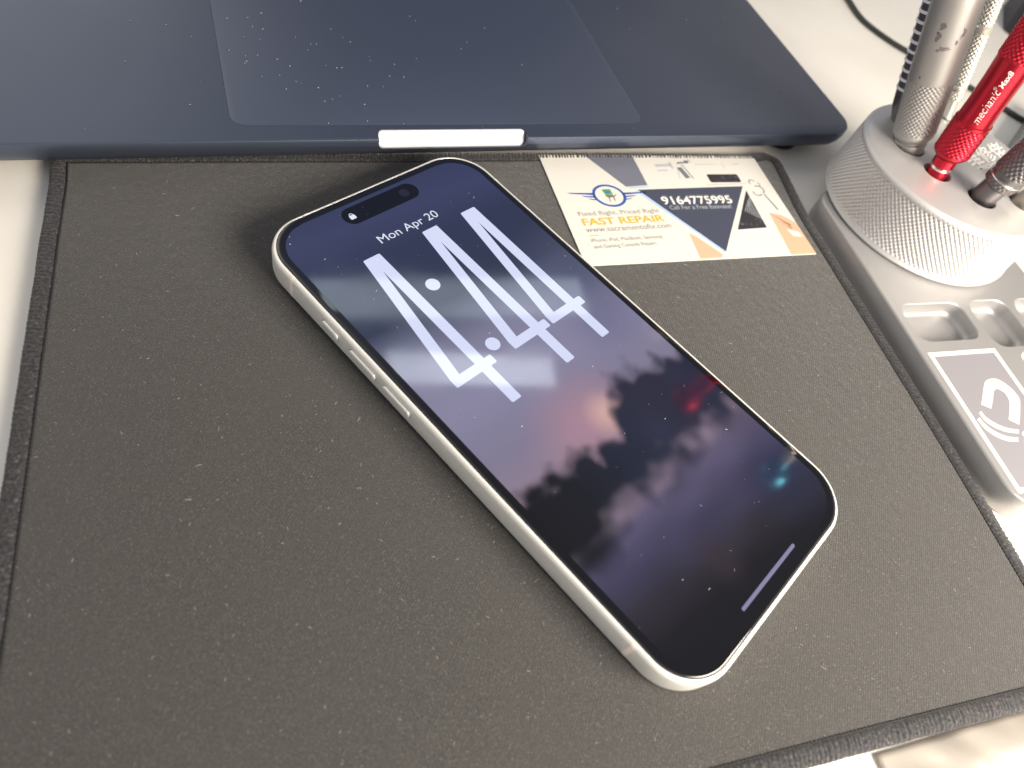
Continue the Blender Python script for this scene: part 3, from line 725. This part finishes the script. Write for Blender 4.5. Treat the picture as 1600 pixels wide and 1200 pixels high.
# ================================================================== screwdrivers
def driver(name, label, base, d, prof, mt, knurl=None, cap=None, capmat=None, mid=None):
    """a thing whose origin is at the hole; handle and swivel cap are its parts"""
    r = empty(name, base); tag(r, label, 'screwdriver', 'screwdrivers in the round stand')
    lathe('handle', prof, mt, r, 72, d=d, knurl=knurl)
    if cap: lathe('swivel_cap', cap, capmat or mt, r, 72, d=d)
    if mid:
        for q in mid: lathe('grip_ring', q[0], q[1], r, 48, d=d)
    return r
def metal(n, c, r=.32, mtl=.9): return mat(n, c, r, mtl)
MRED = metal('red_anodised', (.54, .022, .042), .28, .8)
DR_ = Vector((-.051, .114, .992)).normalized()
red_prof = [(3.0, -8), (3.3, -6), (3.3, 1.0), (3.0, 1.4), (3.0, 2.4), (3.6, 2.9), (3.7, 5.6), (4.4, 6.2), (5.1, 7.0), (5.55, 7.6), (5.75, 8.1), (5.75, 18.4), (5.75, 18.9), (5.35, 19.1), (5.15, 24), (5.2, 32), (5.5, 38.2), (5.75, 38.9), (5.75, 52), (5.3, 52.6), (4.0, 58), (3.7, 70), (3.7, 92), (4.6, 100), (4.9, 104), (4.2, 106)]
rd = driver('screwdriver', 'red anodised screwdriver with white script lettering, standing in the silver stand', (153.2, -29.4, TOP), DR_, red_prof, MRED,
       [(8.1, 18.4, 1.6, .48), (38.9, 52, 1.6, .48)],
       [(3.0, 106.2), (4.2, 106.8), (4.2, 111), (6.8, 113.5), (7.6, 115.5), (7.6, 119), (7.0, 120.5), (4.5, 121)], MRED,
       [([(3.05, 1.4), (3.32, 1.7), (3.32, 2.2), (3.05, 2.5)], metal('pale_ring', (.85, .75, .72), .2))])
aR, bR, dR = frame_of(DR_)
# direction from the pen to the camera, to place the lettering on the visible side
cdir = Vector(CLOC)-Vector((153, -29, 50)); ph0 = math.atan2(cdir.dot(bR), cdir.dot(aR))
def wrap_on(r_at, phi0, d, sgn=1):
    a, b, dd = frame_of(d)
    def w(x, y):     # x along the axis, y across
        r = r_at(x)+.03; g = phi0+sgn*y/r
        p = a*(r*math.cos(g))+b*(r*math.sin(g))+dd*x
        return (p.x, p.y, p.z)
    return w
rr_at = lambda t_: float(np.interp(t_, [18, 19.1, 24, 32, 38.2], [5.75, 5.35, 5.15, 5.2, 5.5]))
MSC = mat('script_white', (.72, .60, .58), .5)
text('printed_text', 'mechanic', MSC, rd, 20.2, -.9, 10.4, 2.3, 0, .0, shear=.35, wrap=wrap_on(rr_at, ph0+.18, DR_, -1))
text('printed_text', 'Max8', MSC, rd, 31.8, -.7, 5.0, 1.6, 0, .03, shear=.2, wrap=wrap_on(rr_at, ph0+.18, DR_, -1))
text('printed_mark', '®', MSC, rd, 30.8, .8, .9, .9, 0, 0, wrap=wrap_on(rr_at, ph0+.18, DR_, -1))

MSIL = metal('brushed_silver', (.42, .405, .39), .48, .7)
DS = Vector((-.080, .345, .935)).normalized()
sv = driver('screwdriver', 'thick silver screwdriver with worn dark spots on its smooth handle', (157.0, -16.5, TOP), DS,
       [(4.6, -6), (4.7, -.2), (5.0, .2), (5.1, 1.6), (4.6, 2.0), (4.6, 2.4), (5.5, 3.0), (6.35, 4.4), (6.6, 5.6), (6.9, 22.6), (6.9, 23.0), (6.95, 23.4), (7.1, 60), (7.2, 92), (6.4, 93)], MSIL,
       [(5.6, 22.6, 1.5, .42)], [(4.0, 93), (4.2, 97), (7.3, 98), (7.6, 104), (6.5, 105.5)], MSIL)
aS, bS, dS = frame_of(DS); cdir = Vector(CLOC)-Vector((155, -8, 55)); phs = math.atan2(cdir.dot(bS), cdir.dot(aS))
MWR = mat('worn_spot', (.17, .16, .15), .6, .4)
def spot(t0, a0, pts):
    w = wrap_on(lambda q: 6.98+(q-23)*.004, phs, DS, -1)
    v = [w(t0+x, a0+y) for x, y in pts]; c = w(t0, a0); v = [c]+v
    mesh('worn_spot', v, [(0, i, i % (len(v)-1)+1) for i in range(1, len(v))], MWR, sv)
for (t0, a0, sx, sy, seed) in ((39.5, 1.8, 1.0, .75, 1), (36.8, 2.2, 1.3, .65, 2), (33.6, -.4, .55, 1.5, 3), (35.4, -3.4, .5, .4, 4), (33.0, 1.0, .35, .5, 5), (38.0, -4.6, 1.4, .45, 6), (40.2, 1.4, .5, .5, 8), (24.5, 3.5, .4, .3, 7)):
    rs = np.random.default_rng(seed); spot(t0, a0, [(sx*(.7+.8*rs.random())*math.cos(2*PI*i/14), sy*(.7+.8*rs.random())*math.sin(2*PI*i/14)+.25*sx*math.cos(4*PI*i/14)) for i in range(14)])
# slim dark driver behind the thick silver one, with pale rings
MDK = metal('gunmetal', (.16, .15, .155), .35, .8)
DB = Vector((-.085, .352, .932)).normalized()
lad = driver('screwdriver', 'slim dark screwdriver with pale rings, mostly hidden behind the thick silver one', (168.0, -8.6, TOP), DB,
       [(3.6, 0), (4.2, 2), (5.0, 6), (5.0, 92), (4.0, 93)], MDK, None, [(3.0, 93), (5.6, 95), (5.8, 101), (5.0, 102)], MDK,
       [([(5.0, 14+i*2.6), (5.35, 14.15+i*2.6), (5.35, 14.75+i*2.6), (5.0, 14.9+i*2.6)], None) for i in range(0)])
MRG = mat('pale_ring_paint', (.8, .8, .84), .4)
for i in range(16):
    lathe('grip_ring', [(4.9, 12+i*3.0), (5.3, 12.1+i*3.0), (5.3, 12.8+i*3.0), (4.9, 12.9+i*3.0)], MRG, lad, 48, d=DB)
# pale knurled slim driver at the rear
MPL = metal('pale_steel', (.78, .78, .70), .25, .8)
driver('screwdriver', 'slim bright steel screwdriver with knurled grip standing right behind the thick silver one', (190.8, -17.0, TOP), (-.121, .309, .943),
       [(1.7, -6), (1.7, 6.4), (2.4, 6.8), (2.6, 7.2), (2.9, 10.6), (2.75, 10.9), (2.75, 12.5), (2.95, 12.8), (3.1, 30.0), (3.3, 30.2), (3.3, 32.4), (3.1, 32.6), (3.1, 60), (2.6, 61)], MPL,
       [(7.2, 10.6, 1.6, .4), (12.8, 30.0, 1.6, .42), (32.6, 60, 1.6, .42)], [(1.8, 61), (1.9, 100), (3.4, 101), (3.4, 110), (2.8, 111)], MPL)
# dark gunmetal driver
driver('screwdriver', 'dark gunmetal screwdriver with coarse knurling, right of the red one', (155.8, -45.3, TOP), (-.045, -.085, .995),
       [(3.8, -8), (3.9, .2), (4.05, .4), (4.05, 6.0), (4.6, 6.4), (5.3, 7.0), (5.45, 9.2), (5.5, 9.5), (5.1, 9.7), (5.1, 10.9), (5.6, 11.2), (5.75, 11.6), (5.8, 34), (5.4, 35), (5.2, 60), (5.0, 61)], MDK,
       [(7.0, 9.2, 1.7, .5), (11.6, 34, 2.1, .6)], [(3.5, 61.2), (3.7, 66), (6, 68), (6.2, 72), (5.2, 73)], MDK,
       [([(5.45, 9.3), (5.62, 9.4), (5.62, 9.7), (5.2, 9.8)], metal('bright_ring', (.9, .88, .84), .15))])
# cream-steel driver with a blue cap; its top shows mirrored in the phone
driver('screwdriver', 'steel screwdriver with a light blue swivel cap at the right edge, beside the gunmetal one', (170.2, -56.2, TOP), (-.135, -.135, 1),
       [(3.6, -6), (3.7, .3), (3.7, 6), (4.4, 7), (4.4, 30), (3.4, 34), (2.6, 45), (2.6, 112), (2.2, 113)], metal('cream_steel', (.62, .58, .50), .35, .7),
       [(7, 30, 1.0, .3)], [(2.2, 113), (2.6, 117), (6.6, 119), (7.2, 122), (7.2, 126), (6.4, 127)], metal('blue_anodised', (.05, .30, .44), .3, .75))

# ================================================================== cable, adapter, block, plastic bag on the desk
cp = spline([(352, 108, -1.7), (330, 86, -1.7), (318, 72.7, -1.7), (306, 57, -1.7), (302.6, 40, -1.7), (303.8, 24.5, -1.7), (306, 8, -1.7), (308.2, -6, -1.7), (309.5, -22, -1.7), (310.4, -36, -1.7), (318, -56, -1.7), (340, -75, -1.7)], 10)
tag(tube('cable', cp, 1.25, mat('cable_rubber', (.02, .022, .022), .5)), 'thin black cable lying on the pale desk behind the stand', 'cable')
ad = empty('power_adapter', (426, 2, -3), math.radians(20)); tag(ad, 'black rounded plastic adapter at the far right corner of the desk', 'adapter')
MBK = mat('black_plastic', (.012, .014, .022), .45)
rloft('adapter_body', 44, 30, 7, [(1, 0), (0, 1), (0, 16), (.8, 18.5), (3, 20)], MBK, ad, 8)
bk = empty('metal_block', (296, -58, -3), math.radians(5)); tag(bk, 'small grey metal block with white lettering behind the dark screwdriver', 'metal block')
rloft('block_body', 46, 42, 2, [(.3, 0), (0, .3), (0, 8.7), (.3, 9)], mat('grey_paint', (.16, .165, .17), .5, .3), bk, 5)
text('printed_text', 'MECHANIC', MWM, bk, -20, 12, 36, 4.5, 9.02, .02, 0)
# crumpled clear-plastic bag below the mat's near edge
MBAG = mat('milky_plastic', (.62, .57, .51), .22); b_ = NT(MBAG).b; b_.inputs['Transmission Weight'].default_value = .45; b_.inputs['Roughness'].default_value = .3
n_ = 46; v = []; f = []
def hgt(x, y): return 2.2*abs(math.sin(x*.13+1.3*math.sin(y*.11)))+1.8*abs(math.sin(y*.17+x*.07))+.8*math.sin(x*.5+y*.3)
for top in (0, 1):
    for j in range(n_):
        for i in range(n_):
            x, y = -2+62*i/(n_-1), -60*j/(n_-1); e = min(i, j, n_-1-i, n_-1-j)/5
            h = (.9+hgt(x, y)*min(1, e))
            v.append((x, y, h if top else max(.1, h-.35)))
def bi(k, j, i): return k*n_*n_+j*n_+i
for k in (0, 1):
    for j in range(n_-1):
        for i in range(n_-1): f.append((bi(k, j, i), bi(k, j, i+1), bi(k, j+1, i+1), bi(k, j+1, i)))
for i in range(n_-1):
    for j in (0, n_-1):
        f.append((bi(0, j, i), bi(0, j, i+1), bi(1, j, i+1), bi(1, j, i))); f.append((bi(0, i, j), bi(0, i+1, j), bi(1, i+1, j), bi(1, i, j)))
bag = mesh('plastic_bag', v, f, MBAG, None); bag.location = (-5.5*MM, -110*MM, -2.98*MM); bag.rotation_euler = (0, 0, math.radians(-31))
tag(bag, 'crumpled milky plastic bag lying below the near edge of the mat', 'plastic bag')
